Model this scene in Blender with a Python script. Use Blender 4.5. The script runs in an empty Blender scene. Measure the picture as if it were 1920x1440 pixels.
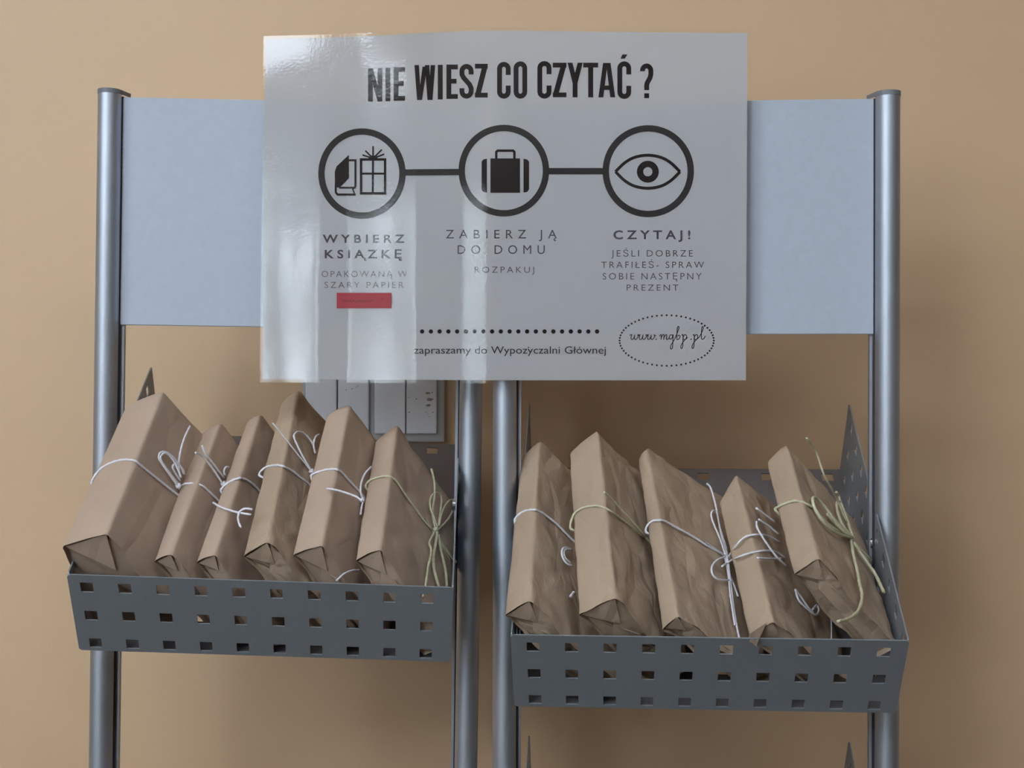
import bpy, bmesh, math, random
from mathutils import Vector, Matrix, noise
from mathutils.bvhtree import BVHTree
random.seed(7)
S = bpy.context.scene
C = S.collection
PI = math.pi
# ------------------------------------------------------------------ camera
CAMZ = 1.35
FPX = 2543.0
cam = bpy.data.cameras.new('camera')
cam.sensor_width = 36; cam.lens = FPX / 1920 * 36; cam.clip_start = .02
co = bpy.data.objects.new('camera', cam); C.objects.link(co)
co.location = (0, 0, CAMZ); co.rotation_euler = (PI / 2, 0, 0)
S.camera = co
S.view_settings.view_transform = 'Standard'; S.view_settings.look = 'None'
S.view_settings.gamma = 1; S.view_settings.exposure = -0.12
S.view_settings.use_curve_mapping = False
# ------------------------------------------------------------------ light: overcast sky through the windows
W = bpy.data.worlds.new('overcast_sky'); S.world = W; W.use_nodes = True
bg = W.node_tree.nodes['Background']
bg.inputs[0].default_value = (.80, .90, 1.0, 1); bg.inputs[1].default_value = 17

LAMP = 21.0                                                          # radiance of the added fill lamp diffusers
ROOM = dict(x0=-3.1, x1=3.2, y0=-2.7, y1=1.50, z1=3.35)
# window openings: (wall, a0, a1, z0, z1)
WINS = [('front', -2.3, -1.2, 1.0, 2.15), ('front', -2.95, -1.4, 2.52, 3.27), ('left', -2.2, -1.1, 2.1, 3.2)]
for i, (w, a0, a1, z0, z1) in enumerate(WINS):                       # portals: they only guide sky light through the openings
    L = bpy.data.lights.new('window_daylight', 'AREA'); L.shape = 'RECTANGLE'
    L.size = a1 - a0; L.size_y = z1 - z0; L.energy = 1
    L.cycles.is_portal = True
    o = bpy.data.objects.new('window_daylight', L); C.objects.link(o)
    if w == 'front':
        o.location = ((a0 + a1) / 2, ROOM['y0'] - .12, (z0 + z1) / 2); o.rotation_euler = (PI / 2, 0, PI)
    else:
        sd = -1 if w == 'left' else 1
        o.location = (ROOM['x0' if sd < 0 else 'x1'] + sd * .12, (a0 + a1) / 2, (z0 + z1) / 2); o.rotation_euler = (PI / 2, 0, sd * PI / 2)

# ------------------------------------------------------------------ helpers
def link(o, parent=None):
    C.objects.link(o)
    if parent: o.parent = parent
    return o
def tag(o, label=None, cat=None, group=None, kind=None):
    if label: o['label'] = label
    if cat: o['category'] = cat
    if group: o['group'] = group
    if kind: o['kind'] = kind
    return o
def obj(name, bm, mat, parent=None, smooth=False):
    me = bpy.data.meshes.new(name); bm.to_mesh(me); bm.free()
    for m in (mat if isinstance(mat, (list, tuple)) else [mat]): me.materials.append(m)
    if smooth:
        for p in me.polygons: p.use_smooth = True
    return link(bpy.data.objects.new(name, me), parent)
def empty(name, M=None):
    o = bpy.data.objects.new(name, None); o.empty_display_size = .05
    if M is not None: o.matrix_world = M
    return link(o)
def box(bm, x0, x1, y0, y1, z0, z1):
    v = [bm.verts.new((x, y, z)) for x in (x0, x1) for y in (y0, y1) for z in (z0, z1)]
    for f in ((0, 1, 3, 2), (4, 6, 7, 5), (0, 4, 5, 1), (2, 3, 7, 6), (0, 2, 6, 4), (1, 5, 7, 3)):
        bm.faces.new([v[i] for i in f])
    return v
def boxes(*bs):
    bm = bmesh.new()
    for b in bs: box(bm, *b)
    bmesh.ops.recalc_face_normals(bm, faces=bm.faces)
    return bm
def bevelbox(x0, x1, y0, y1, z0, z1, r=.001, seg=2):
    bm = boxes((x0, x1, y0, y1, z0, z1))
    bmesh.ops.bevel(bm, geom=bm.edges[:], offset=r, segments=seg, affect='EDGES', profile=.6)
    return bm
def cyl(bm, x, y, z0, z1, r, n=32):
    a = [bm.verts.new((x + r * math.cos(2 * PI * i / n), y + r * math.sin(2 * PI * i / n), z0)) for i in range(n)]
    b = [bm.verts.new((v.co.x, v.co.y, z1)) for v in a]
    for i in range(n): bm.faces.new((a[i], a[(i + 1) % n], b[(i + 1) % n], b[i]))
    bm.faces.new([bm.verts.new(v.co) for v in a][::-1]); bm.faces.new([bm.verts.new(v.co) for v in b])
def smooth_pts(P, sub=6):
    P = [Vector(p) for p in P]
    if len(P) < 3: return P
    out = []
    for i in range(len(P) - 1):
        p0 = P[i - 1] if i else P[0] * 2 - P[1]
        p3 = P[i + 2] if i + 2 < len(P) else P[-1] * 2 - P[-2]
        p1, p2 = P[i], P[i + 1]
        for k in range(sub):
            t = k / sub
            out.append(.5 * ((2 * p1) + (p2 - p0) * t + (2 * p0 - 5 * p1 + 4 * p2 - p3) * t * t + (3 * p1 - p0 - 3 * p2 + p3) * t ** 3))
    out.append(P[-1]); return out
def tube(bm, P, r, n=7, twist=True):
    P = [p for i, p in enumerate(P) if i == 0 or (p - P[i - 1]).length > 1e-5]
    if len(P) < 2: return
    up = Vector((.3, -.5, .8)).normalized(); rings = []; ph = 0
    for i, p in enumerate(P):
        d = (P[min(i + 1, len(P) - 1)] - P[max(i - 1, 0)])
        if d.length < 1e-9: d = Vector((0, 0, 1))
        d.normalize()
        s = d.cross(up)
        if s.length < 1e-4: s = d.cross(Vector((1, 0, 0)))
        s.normalize(); u = s.cross(d); up = u
        if i: ph += (P[i] - P[i - 1]).length * 900
        ring = []
        for k in range(n):
            a = 2 * PI * k / n
            rr = r * (1 + (.16 * math.cos(2 * a + ph) if twist else 0))
            ring.append(bm.verts.new(p + (s * math.cos(a) + u * math.sin(a)) * rr))
        rings.append(ring)
    for A, B in zip(rings, rings[1:]):
        for k in range(n): bm.faces.new((A[k], A[(k + 1) % n], B[(k + 1) % n], B[k]))
    bm.faces.new(rings[0][::-1]); bm.faces.new(rings[-1])

# ------------------------------------------------------------------ materials
def sn(m, t, **k):
    n = m.node_tree.nodes.new(t)
    for a, b in k.items(): setattr(n, a, b)
    return n
def pbr(name, col, rough=.5, metal=0, var=0, vscale=20, bump=0, bscale=200, bdist=.001, aniso=None, spec=None, coat=0, vcol=None):
    m = bpy.data.materials.new(name); m.use_nodes = True
    nt = m.node_tree; b = nt.nodes['Principled BSDF']; L = nt.links.new
    b.inputs['Base Color'].default_value = (*col, 1); b.inputs['Roughness'].default_value = rough
    b.inputs['Metallic'].default_value = metal
    if spec is not None: b.inputs['Specular IOR Level'].default_value = spec
    if coat: b.inputs['Coat Weight'].default_value = coat; b.inputs['Coat Roughness'].default_value = .1
    tc = sn(m, 'ShaderNodeTexCoord')
    if var:
        n = sn(m, 'ShaderNodeTexNoise'); n.inputs['Scale'].default_value = vscale; n.inputs['Detail'].default_value = 6
        L(tc.outputs['Object'], n.inputs['Vector'])
        mx = sn(m, 'ShaderNodeMix', data_type='RGBA'); r = sn(m, 'ShaderNodeMapRange')
        r.inputs[1].default_value = .3; r.inputs[2].default_value = .7
        L(n.outputs['Fac'], r.inputs[0]); L(r.outputs[0], mx.inputs[0])
        v2 = vcol or tuple(c * (1 - var) for c in col)
        mx.inputs[6].default_value = (*col, 1); mx.inputs[7].default_value = (*v2, 1)
        L(mx.outputs[2], b.inputs['Base Color'])
    if bump:
        n = sn(m, 'ShaderNodeTexNoise'); n.inputs['Scale'].default_value = bscale; n.inputs['Detail'].default_value = 4
        L(tc.outputs['Object'], n.inputs['Vector'])
        bp = sn(m, 'ShaderNodeBump'); bp.inputs['Strength'].default_value = bump; bp.inputs['Distance'].default_value = bdist
        L(n.outputs['Fac'], bp.inputs['Height']); L(bp.outputs['Normal'], b.inputs['Normal'])
    return m
M_wall = pbr('peach_wall_paint', (.71, .49, .305), .5, var=.05, vscale=3, bump=.25, bscale=260, bdist=.0006)
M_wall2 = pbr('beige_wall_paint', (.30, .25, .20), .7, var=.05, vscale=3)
M_ceil = pbr('white_ceiling_paint', (.6, .59, .57), .8)
M_floor = pbr('brown_linoleum', (.10, .07, .05), .7, var=.3, vscale=6)
M_trim = pbr('white_window_plastic', (.8, .8, .8), .35)
M_alu = pbr('satin_aluminium', (.50, .545, .62), .52, 1, var=.06, vscale=30)
M_groove = pbr('dark_slot_rubber', (.03, .025, .03), .6)
M_cap = pbr('grey_cap_plastic', (.19, .20, .23), .5)
M_board = pbr('pale_blue_grey_board', (.475, .53, .625), .5, var=.05, vscale=160)
M_tray = pbr('grey_tray_powder_coat', (.27, .30, .335), .42, .25, var=.12, vscale=700, bump=.15, bscale=900, bdist=.0003)
M_floorp = pbr('shaded_tray_floor', (.185, .175, .19), .42, .25, var=.12, vscale=700)  # tray coat darkened: shade inside the tray is put into this colour
M_bolt = pbr('bright_zinc', (.75, .78, .85), .2, 1)
M_switch = pbr('white_switch_plastic', (.82, .84, .92), .3)
M_frame = pbr('grey_switch_frame', (.50, .50, .52), .4)
M_stain = pbr('brown_smudge', (.36, .30, .24), .7)
M_twine = pbr('white_cotton_twine', (.80, .80, .88), .8, bump=.4, bscale=1500, bdist=.0003)
M_cream = pbr('cream_raffia_twine', (.66, .64, .44), .75, var=.2, vscale=200, bump=.4, bscale=1500, bdist=.0003)
def kraft_mat(name, col, cr):
    m = pbr(name, col, .72, var=.16, vscale=14, spec=.35)
    nt = m.node_tree; L = nt.links.new; b = nt.nodes['Principled BSDF']
    tc = sn(m, 'ShaderNodeTexCoord')
    n1 = sn(m, 'ShaderNodeTexNoise'); n1.inputs['Scale'].default_value = 24; n1.inputs['Detail'].default_value = 4
    mp = sn(m, 'ShaderNodeMapping'); mp.inputs['Scale'].default_value = (1, .55, 1)
    v = sn(m, 'ShaderNodeTexVoronoi', feature='DISTANCE_TO_EDGE'); v.inputs['Scale'].default_value = 26
    mr = sn(m, 'ShaderNodeMapRange'); mr.inputs[1].default_value = 0; mr.inputs[2].default_value = .3
    ad = sn(m, 'ShaderNodeMath', operation='MULTIPLY_ADD'); ad.inputs[1].default_value = .5
    bp = sn(m, 'ShaderNodeBump'); bp.inputs['Strength'].default_value = cr; bp.inputs['Distance'].default_value = .006
    L(tc.outputs['Object'], mp.inputs['Vector']); L(mp.outputs[0], n1.inputs['Vector'])
    ds = sn(m, 'ShaderNodeVectorMath', operation='MULTIPLY_ADD'); ds.inputs[1].default_value = (.035, .035, .035)
    L(n1.outputs['Color'], ds.inputs[0]); L(mp.outputs[0], ds.inputs[2]); L(ds.outputs[0], v.inputs['Vector'])
    L(v.outputs['Distance'], mr.inputs[0]); L(mr.outputs[0], ad.inputs[0]); L(n1.outputs['Fac'], ad.inputs[2])
    L(ad.outputs[0], bp.inputs['Height']); L(bp.outputs['Normal'], b.inputs['Normal'])
    return m
KC = (.51, .385, .30)
M_kraft = kraft_mat('smooth_kraft_paper', KC, .22)
M_kraft2 = kraft_mat('crumpled_kraft_paper', (.47, .355, .262), .5)
def sheet_bump(m, nt, st=.14):
    tc = sn(m, 'ShaderNodeTexCoord'); n = sn(m, 'ShaderNodeTexNoise'); n.inputs['Scale'].default_value = 420; n.inputs['Detail'].default_value = 3
    n2 = sn(m, 'ShaderNodeTexNoise'); n2.inputs['Scale'].default_value = 26; n2.inputs['Detail'].default_value = 2
    a = sn(m, 'ShaderNodeMath', operation='MULTIPLY_ADD'); a.inputs[1].default_value = 1.4
    sc = sn(m, 'ShaderNodeMath', operation='MULTIPLY'); sc.inputs[1].default_value = .32; nt.links.new(n.outputs['Fac'], sc.inputs[0])
    bp = sn(m, 'ShaderNodeBump'); bp.inputs['Strength'].default_value = st; bp.inputs['Distance'].default_value = .001
    nt.links.new(tc.outputs['Object'], n.inputs['Vector']); nt.links.new(tc.outputs['Object'], n2.inputs['Vector'])
    nt.links.new(n2.outputs['Fac'], a.inputs[0]); nt.links.new(sc.outputs[0], a.inputs[2])
    nt.links.new(a.outputs[0], bp.inputs['Height']); return bp
def laminate_mat():
    m = bpy.data.materials.new('glossy_laminate_film'); m.use_nodes = True; nt = m.node_tree; nt.nodes.clear()
    o = sn(m, 'ShaderNodeOutputMaterial'); t = sn(m, 'ShaderNodeBsdfTransparent'); g = sn(m, 'ShaderNodeBsdfGlossy')
    g.inputs['Roughness'].default_value = .05; t.inputs[0].default_value = (1, 1, 1, 1)
    fr = sn(m, 'ShaderNodeFresnel'); fr.inputs['IOR'].default_value = 1.53
    mx = sn(m, 'ShaderNodeMixShader'); bp = sheet_bump(m, nt)
    L = nt.links.new
    L(bp.outputs[0], g.inputs['Normal']); L(bp.outputs[0], fr.inputs['Normal'])
    L(fr.outputs[0], mx.inputs[0]); L(t.outputs[0], mx.inputs[1]); L(g.outputs[0], mx.inputs[2]); L(mx.outputs[0], o.inputs[0])
    return m
M_lam = laminate_mat()
def paper_mat():
    m = pbr('thin_white_paper', (.80, .80, .83), .8, spec=.1)
    nt = m.node_tree; b = nt.nodes['Principled BSDF']; o = nt.nodes['Material Output']
    t = sn(m, 'ShaderNodeBsdfTransparent'); mx = sn(m, 'ShaderNodeMixShader'); mx.inputs[0].default_value = .09
    nt.links.new(b.outputs[0], mx.inputs[1]); nt.links.new(t.outputs[0], mx.inputs[2]); nt.links.new(mx.outputs[0], o.inputs[0])
    return m
M_paper = paper_mat()
M_ink = pbr('black_ink', (.030, .022, .027), .6, spec=.1)
M_ink2 = pbr('dark_grey_ink', (.060, .056, .062), .6, spec=.1)
M_ink3 = pbr('grey_lilac_ink', (.15, .135, .17), .6, spec=.1)
M_ink4 = pbr('pale_grey_ink', (.24, .225, .25), .6, spec=.1)
M_red = pbr('red_sticker', (.36, .02, .035), .5)
M_redink = pbr('faded_sticker_ink', (.20, .012, .025), .5)
def glass_mat():
    m = bpy.data.materials.new('window_glass'); m.use_nodes = True; nt = m.node_tree; nt.nodes.clear()
    o = sn(m, 'ShaderNodeOutputMaterial'); t = sn(m, 'ShaderNodeBsdfTransparent'); g = sn(m, 'ShaderNodeBsdfGlossy')
    g.inputs['Roughness'].default_value = .02
    mx = sn(m, 'ShaderNodeMixShader'); mx.inputs[0].default_value = .06
    nt.links.new(t.outputs[0], mx.inputs[1]); nt.links.new(g.outputs[0], mx.inputs[2]); nt.links.new(mx.outputs[0], o.inputs[0])
    return m
M_glass = glass_mat()
M_ground = pbr('garden_lawn', (.10, .14, .06), .9)

# ------------------------------------------------------------------ room shell
x0, x1, y0, y1, z1 = (ROOM[k] for k in ('x0', 'x1', 'y0', 'y1', 'z1'))
def struct(name, bm, mat, label=None):
    return tag(obj(name, bm, mat), label, kind='structure')
struct('wall_back', boxes((x0 - .2, x1 + .2, y1, y1 + .15, 0, z1)), M_wall, 'peach painted wall behind the two display racks')
def wall_with_holes(name, axis, p0, p1, a0, a1, holes):
    A = sorted({a0, a1, *[h[0] for h in holes], *[h[1] for h in holes]}); Z = sorted({0, z1, *[h[2] for h in holes], *[h[3] for h in holes]})
    bs = [(p, q, r_, t) for p, q in zip(A, A[1:]) for r_, t in zip(Z, Z[1:])
          if not any(h[0] < (p + q) / 2 < h[1] and h[2] < (r_ + t) / 2 < h[3] for h in holes)]
    struct(name, boxes(*[((b0, b1, p0, p1, c0, c1) if axis == 'x' else (p0, p1, b0, b1, c0, c1)) for b0, b1, c0, c1 in bs]), M_wall2)
wall_with_holes('wall_front', 'x', y0 - .2, y0, x0 - .2, x1 + .2, [w[1:] for w in WINS if w[0] == 'front'])
wall_with_holes('wall_left', 'y', x0 - .2, x0, y0, y1, [w[1:] for w in WINS if w[0] == 'left'])
wall_with_holes('wall_right', 'y', x1, x1 + .2, y0, y1, [w[1:] for w in WINS if w[0] == 'right'])
struct('floor', boxes((x0 - .2, x1 + .2, y0 - .2, y1 + .15, -.1, 0)), M_floor)
struct('ceiling', boxes((x0 - .2, x1 + .2, y0 - .2, y1 + .15, z1, z1 + .1)), M_ceil)
struct('baseboard_back', boxes((x0, x1, y1 - .015, y1, 0, .08)), M_floor)
struct('garden_ground', boxes((-14, 14, -14, y0 - .2, -.3, -.2), (-14, x0 - .2, y0 - .2, 6, -.3, -.2), (x1 + .2, 14, y0 - .2, 6, -.3, -.2)), M_ground)
for i, (w, a0, a1, c0, c1) in enumerate(WINS):
    r = tag(empty('window_%d' % (i + 1)), kind='structure')
    mid = (a0 + a1) / 2; T = .05
    parts = [(a0, a0 + T, c0, c1), (a1 - T, a1, c0, c1), (a0, a1, c0, c0 + T), (a0, a1, c1 - T, c1), (mid - .03, mid + .03, c0, c1)]
    if w == 'front':
        f = lambda b, d0, d1: (b[0], b[1], y0 - d1, y0 - d0, b[2], b[3])
    elif w == 'left':
        f = lambda b, d0, d1: (x0 - d1, x0 - d0, b[0], b[1], b[2], b[3])
    else:
        f = lambda b, d0, d1: (x1 + d0, x1 + d1, b[0], b[1], b[2], b[3])
    obj('window_frame', boxes(*[f(b, .05, .11) for b in parts]), M_trim, r)
    obj('window_pane', boxes(f((a0 + T, a1 - T, c0 + T, c1 - T), .078, .082)), M_glass, r)
    obj('window_sill', boxes(f((a0 - .05, a1 + .05, c0 - .03, c0), -.12, .05)), M_trim, r)

# ------------------------------------------------------------------ added ceiling lamps, unseen, to fill in light from above
M_lamp = bpy.data.materials.new('fill_lamp_diffuser'); M_lamp.use_nodes = True
_b = M_lamp.node_tree.nodes['Principled BSDF']; _b.inputs['Emission Color'].default_value = (.86, .93, 1.0, 1); _b.inputs['Emission Strength'].default_value = LAMP
for lx, ly, lab in ((-.75, -.55, 'added rectangular ceiling fill lamp nearest the display racks'), (-.75, -2.0, 'added rectangular ceiling fill lamp nearest the windows'), (-2.3, -1.2, 'added rectangular ceiling fill lamp nearest the left wall'), (.9, -1.3, 'added rectangular ceiling fill lamp farthest to the right')):
    rt = tag(empty('added_fill_lamp', Matrix.Translation((lx, ly, z1))), lab, 'lamp', 'added ceiling fill lamps')
    obj('fill_housing', bevelbox(-.64, .64, -.17, .17, -.06, 0, .006), M_trim, rt)
    obj('fill_diffuser', boxes((-.61, .61, -.14, .14, -.066, -.0602)), M_lamp, rt)

# ------------------------------------------------------------------ trees outside the window (seen in the poster's gloss)
M_leaf = pbr('tree_leaves', (.10, .17, .05), .6); M_bark = pbr('tree_bark', (.12, .09, .07), .9)
for k, (tx, ty, th, tr, lab) in enumerate(((-3.1, -7.2, 3.1, 1.0, 'leafy garden tree outside the lower window, nearest the glass'), (-5.4, -8.0, 3.6, 1.1, 'leafy garden tree outside, left of the nearest one'), (-4.4, -10.5, 4.3, 1.3, 'tallest leafy garden tree, farthest from the window'))):
    rt = tag(empty('garden_tree', Matrix.Translation((tx, ty, -.2))), lab, 'tree'); rn = random.Random(k + 11)
    bm = bmesh.new(); tube(bm, smooth_pts([(0, 0, 0), (.05, .03, th * .3), (-.04, .02, th * .6), (.03, 0, th * .85)], 4), .09, 9, False); obj('trunk', bm, M_bark, rt, True)
    bm = bmesh.new()
    for i in range(800):
        while True:
            p = Vector((rn.uniform(-1, 1), rn.uniform(-1, 1), rn.uniform(-1, 1)))
            if .2 < p.length < 1 and noise.noise(p * 2.2 + Vector((k * 5, 0, 0))) > -.18: break
        c = Vector((p.x * tr, p.y * tr, th * .62 + p.z * th * .42)); u = Vector((rn.uniform(-1, 1), rn.uniform(-1, 1), rn.uniform(-1, 1))).normalized(); w = u.orthogonal().normalized()
        q = rn.uniform(.05, .10)
        bm.faces.new([bm.verts.new(c + v) for v in (u * q, w * q * .45, -u * q, -w * q * .45)])
    tag(obj('leaves', bm, M_leaf, rt), kind='stuff')

# ------------------------------------------------------------------ perforated sheet
def perforated(bm, origin, U, V, N, w, h, cu, cv, hs, t, chamf=(0, 0, 0, 0)):
    """sheet of w x h in the plane U,V with square holes of side hs centred at cu x cv, thickness t along N"""
    def breaks(total, cs):
        b = {0.0, total, .0022, total - .0022}
        for c in cs: b.add(c - hs / 2); b.add(c + hs / 2)
        return sorted(b)
    xs, ys = breaks(w, cu), breaks(h, cv)
    hole = lambda i, j: any(abs((xs[i] + xs[i + 1]) / 2 - c) < hs * .45 for c in cu) and any(abs((ys[j] + ys[j + 1]) / 2 - c) < hs * .45 for c in cv)
    nx, ny = len(xs) - 1, len(ys) - 1; vc = {}
    def vert(i, j, s):
        if (i, j, s) not in vc:
            x, y = xs[i], ys[j]
            k = (i == 0 and j == 0, i == nx and j == 0, i == 0 and j == ny, i == nx and j == ny)
            for q, sx, sy in ((0, 1, 1), (1, -1, 1), (2, 1, -1), (3, -1, -1)):
                if k[q] and chamf[q]: x += sx * .0009; y += sy * .0009
            vc[i, j, s] = bm.verts.new(origin + U * x + V * y + N * (t * s))
        return vc[i, j, s]
    solid = lambda i, j: 0 <= i < nx and 0 <= j < ny and not hole(i, j)
    for i in range(nx):
        for j in range(ny):
            if not solid(i, j): continue
            bm.faces.new([vert(a, b, 1) for a, b in ((i, j), (i + 1, j), (i + 1, j + 1), (i, j + 1))])
            bm.faces.new([vert(a, b, 0) for a, b in ((i, j + 1), (i + 1, j + 1), (i + 1, j), (i, j))])
            for (di, dj, e) in ((-1, 0, ((i, j), (i, j + 1))), (1, 0, ((i + 1, j), (i + 1, j + 1))), (0, -1, ((i, j), (i + 1, j))), (0, 1, ((i, j + 1), (i + 1, j + 1)))):
                if not solid(i + di, j + dj):
                    (a, b), (c, d) = e
                    bm.faces.new((vert(a, b, 0), vert(c, d, 0), vert(c, d, 1), vert(a, b, 1)))
    bmesh.ops.recalc_face_normals(bm, faces=bm.faces)
# ------------------------------------------------------------------ trays
TW, TL, TH = .311, .3125, .083
def tray_matrix(X, Y, Z, a, yaw, roll):
    return Matrix.Translation((X, Y, Z + CAMZ)) @ Matrix.Rotation(yaw, 4, 'Z') @ Matrix.Rotation(roll, 4, 'Y') @ Matrix.Rotation(a, 4, 'X')
TM = {'R': tray_matrix(.1571, 1.1142, -.2666, .6161, -.0659, .0025),
      'L': tray_matrix(-.2073, 1.1427, -.2283, .5779, .0349, .0393)}
X_, Y_, Z_ = Vector((1, 0, 0)), Vector((0, 1, 0)), Vector((0, 0, 1))
def make_tray(M, label, u0, fl):
    r = tag(empty('perforated_tray', M), label, 'tray', 'sloping perforated trays on the racks')
    t = .0012
    cu = [u0 + .0306 * k for k in range(10)]; cw = [.0086, .0394, .0700]
    bm = bmesh.new(); perforated(bm, Vector((-TW / 2, 0, 0)), X_, Z_, -Y_, TW, TH, cu, cw, .0103, t, (1, 1, 1, 1)); obj('front_panel', bm, M_tray, r)
    cvs = [.0125 + .0306 * k for k in range(10)]
    for s in (-1, 1):
        bm = bmesh.new(); perforated(bm, Vector((s * TW / 2, 0, 0)), Y_, Z_, X_ * -s, TL, TH, cvs, cw, .0103, t, (0, 0, 1, 1)); obj('side_panel', bm, M_tray, r)
    bm = bmesh.new()
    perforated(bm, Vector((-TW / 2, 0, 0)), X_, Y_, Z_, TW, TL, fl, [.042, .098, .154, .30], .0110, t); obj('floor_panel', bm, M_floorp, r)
    for s in (-1, 1):
        bm = bmesh.new()
        cyl(bm, 0, 0, 0, .003, .0055, 18)
        bmesh.ops.rotate(bm, verts=bm.verts, cent=(0, 0, 0), matrix=Matrix.Rotation(-s * PI / 2, 3, 'Y'))
        bmesh.ops.translate(bm, verts=bm.verts, vec=(s * (TW / 2 - .0012), .145, .0535))
        obj('mounting_bolt', bm, M_bolt, r, True)
    return r
make_tray(TM['L'], 'grey perforated metal tray on the left rack, holding six wrapped books', .0145, [.030, .092, .154, .217, .283])
make_tray(TM['R'], 'grey perforated metal tray on the right rack, holding five wrapped books', .0175, [.0475, .1105, .1735, .2365, .296])
lowM = TM['R'].copy(); lowM.translation.z -= .326
make_tray(lowM, 'empty grey perforated tray low on the right rack, only its pointed corners in view', .0155, [.0475, .1105, .1735, .2365, .296])

# ------------------------------------------------------------------ racks
def make_rack(X, Y, yaw, roll, half, ztop, hz0, hz1, label, traybars):
    zr = 1.17
    M = Matrix.Translation((X, Y, zr)) @ Matrix.Rotation(yaw, 4, 'Z') @ Matrix.Rotation(roll, 4, 'Y') @ Matrix.Translation((0, 0, -zr))
    r = tag(empty('display_rack', M), label, 'rack', 'aluminium display racks')
    for s in (-1, 1):
        bm = bmesh.new(); cyl(bm, s * half, 0, .012, ztop - .004, .0105, 40)
        p = obj('pole', bm, M_alu, r)
        for f in p.data.polygons: f.use_smooth = len(f.vertices) == 4
        xi = s * (half - .0105)
        a, b = sorted((xi + s * .004, xi - s * .0012))
        obj('slot_strip', boxes((a, b, .0030, .0065, .012, ztop - .005)), M_groove, p)
        a, b = sorted((xi + s * .004, xi - s * .0036))
        obj('slot_rail', boxes((a, b, .0065, .0135, .012, ztop - .005)), M_alu, p)
        bm = bmesh.new()                                   # cap: round with a pointed tail covering the slot rail
        prof = []
        for k in range(28):
            an = PI * 2 * k / 28
            prof.append((.0109 * math.cos(an), .0109 * math.sin(an)))
        prof = [(x if not (x < -.002 and y > .004) else None, y) for x, y in prof]
        prof = [q for q in prof if q[0] is not None]
        idx = max(range(len(prof)), key=lambda i: math.atan2(prof[i][1], prof[i][0]) if prof[i][1] > 0 else -9)
        prof.insert(idx + 1, (-.0155, .0145))
        prof = [(s * half + s * x, y) for x, y in prof]
        lo = [bm.verts.new((x, y, ztop - .004)) for x, y in prof]; hi = [bm.verts.new((x, y, ztop)) for x, y in prof]
        n = len(prof)
        for k in range(n): bm.faces.new((lo[k], lo[(k + 1) % n], hi[(k + 1) % n], hi[k]))
        bm.faces.new(lo); bm.faces.new(hi); bmesh.ops.recalc_face_normals(bm, faces=bm.faces)
        obj('pole_cap', bm, M_cap, p)
        obj('foot', bevelbox(s * half - .02, s * half + .02, -.19, .19, 0, .03, .004), M_cap, r)
    obj('header_board', bevelbox(-half + .0105, half - .0108, .003, .007, hz0, hz1, .0006, 1), M_board, r)
    bm = bmesh.new()
    box(bm, -half, half, -.008, .008, .06, .09)
    bmesh.ops.recalc_face_normals(bm, faces=bm.faces); obj('crossbar', bm, M_alu, r)
    return r
make_rack(-.2065, 1.243, .0349, .0135, .1665, CAMZ + .2660, CAMZ + .052, CAMZ + .2605, 'left aluminium display rack with a blank header board, standing before the wall', 0)
make_rack(.160, 1.192, -.0659, .0015, .167, CAMZ + .2545, CAMZ + .0437, CAMZ + .2495, 'right aluminium display rack with a blank header board, nearer pole caps lower', 0)

# ------------------------------------------------------------------ wall switches
def PX(x, y, Y): return Vector(((x - 960) / FPX * Y, Y, CAMZ + (720 - y) / FPX * Y))
sw = tag(empty('light_switch', Matrix.Translation(PX(698, 750, 1.5))), 'double wall light switch with white rockers in a grey frame, behind the poster edge', 'light switch')
Ys = 1.488
def rel(x): return PX(x, 720, Ys).x - sw.matrix_world.translation.x
def relz(y): return PX(0, y, Ys).z - sw.matrix_world.translation.z
obj('switch_frame', bevelbox(rel(566), rel(833), -.0105, 0, relz(829), relz(684), .002), M_frame, sw)
for a, b in ((574, 632), (634.5, 692), (703, 760.5), (762.5, 819)):
    k = obj('rocker', bevelbox(rel(a), rel(b), -.0165, -.0105, relz(813), relz(699), .0012), M_switch, sw)
    k.data.polygons[0].use_smooth = False
    if a > 700 or a == 634.5:
        bm = bmesh.new(); rnd = random.Random(int(a))
        pts = [(803, 737, 5), (811, 736, 2), (806, 749, 6), (811, 748, 3), (804, 760, 5), (768, 773, 2.5), (812, 773, 2), (781, 748, 2), (799, 773, 1.5), (805, 781, 1.5), (767, 745, 1.5), (803, 776, 1.5)] if a > 762 else \
              ([(650, 731, 2), (661, 729, 2), (669, 726, 1.5), (672, 724, 1.5)] if a < 700 else [])
        for (x, y, q) in pts:
            vs = [bm.verts.new((rel(x + q * math.cos(t) * rnd.uniform(.6, 1.1)), -.01655, relz(y + q * .55 * math.sin(t) * rnd.uniform(.6, 1.1)))) for t in [2 * PI * j / 9 for j in range(9)]]
            bm.faces.new(vs)
        if pts: obj('smudge', bm, M_stain, sw)
        else: bm.free()

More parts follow.
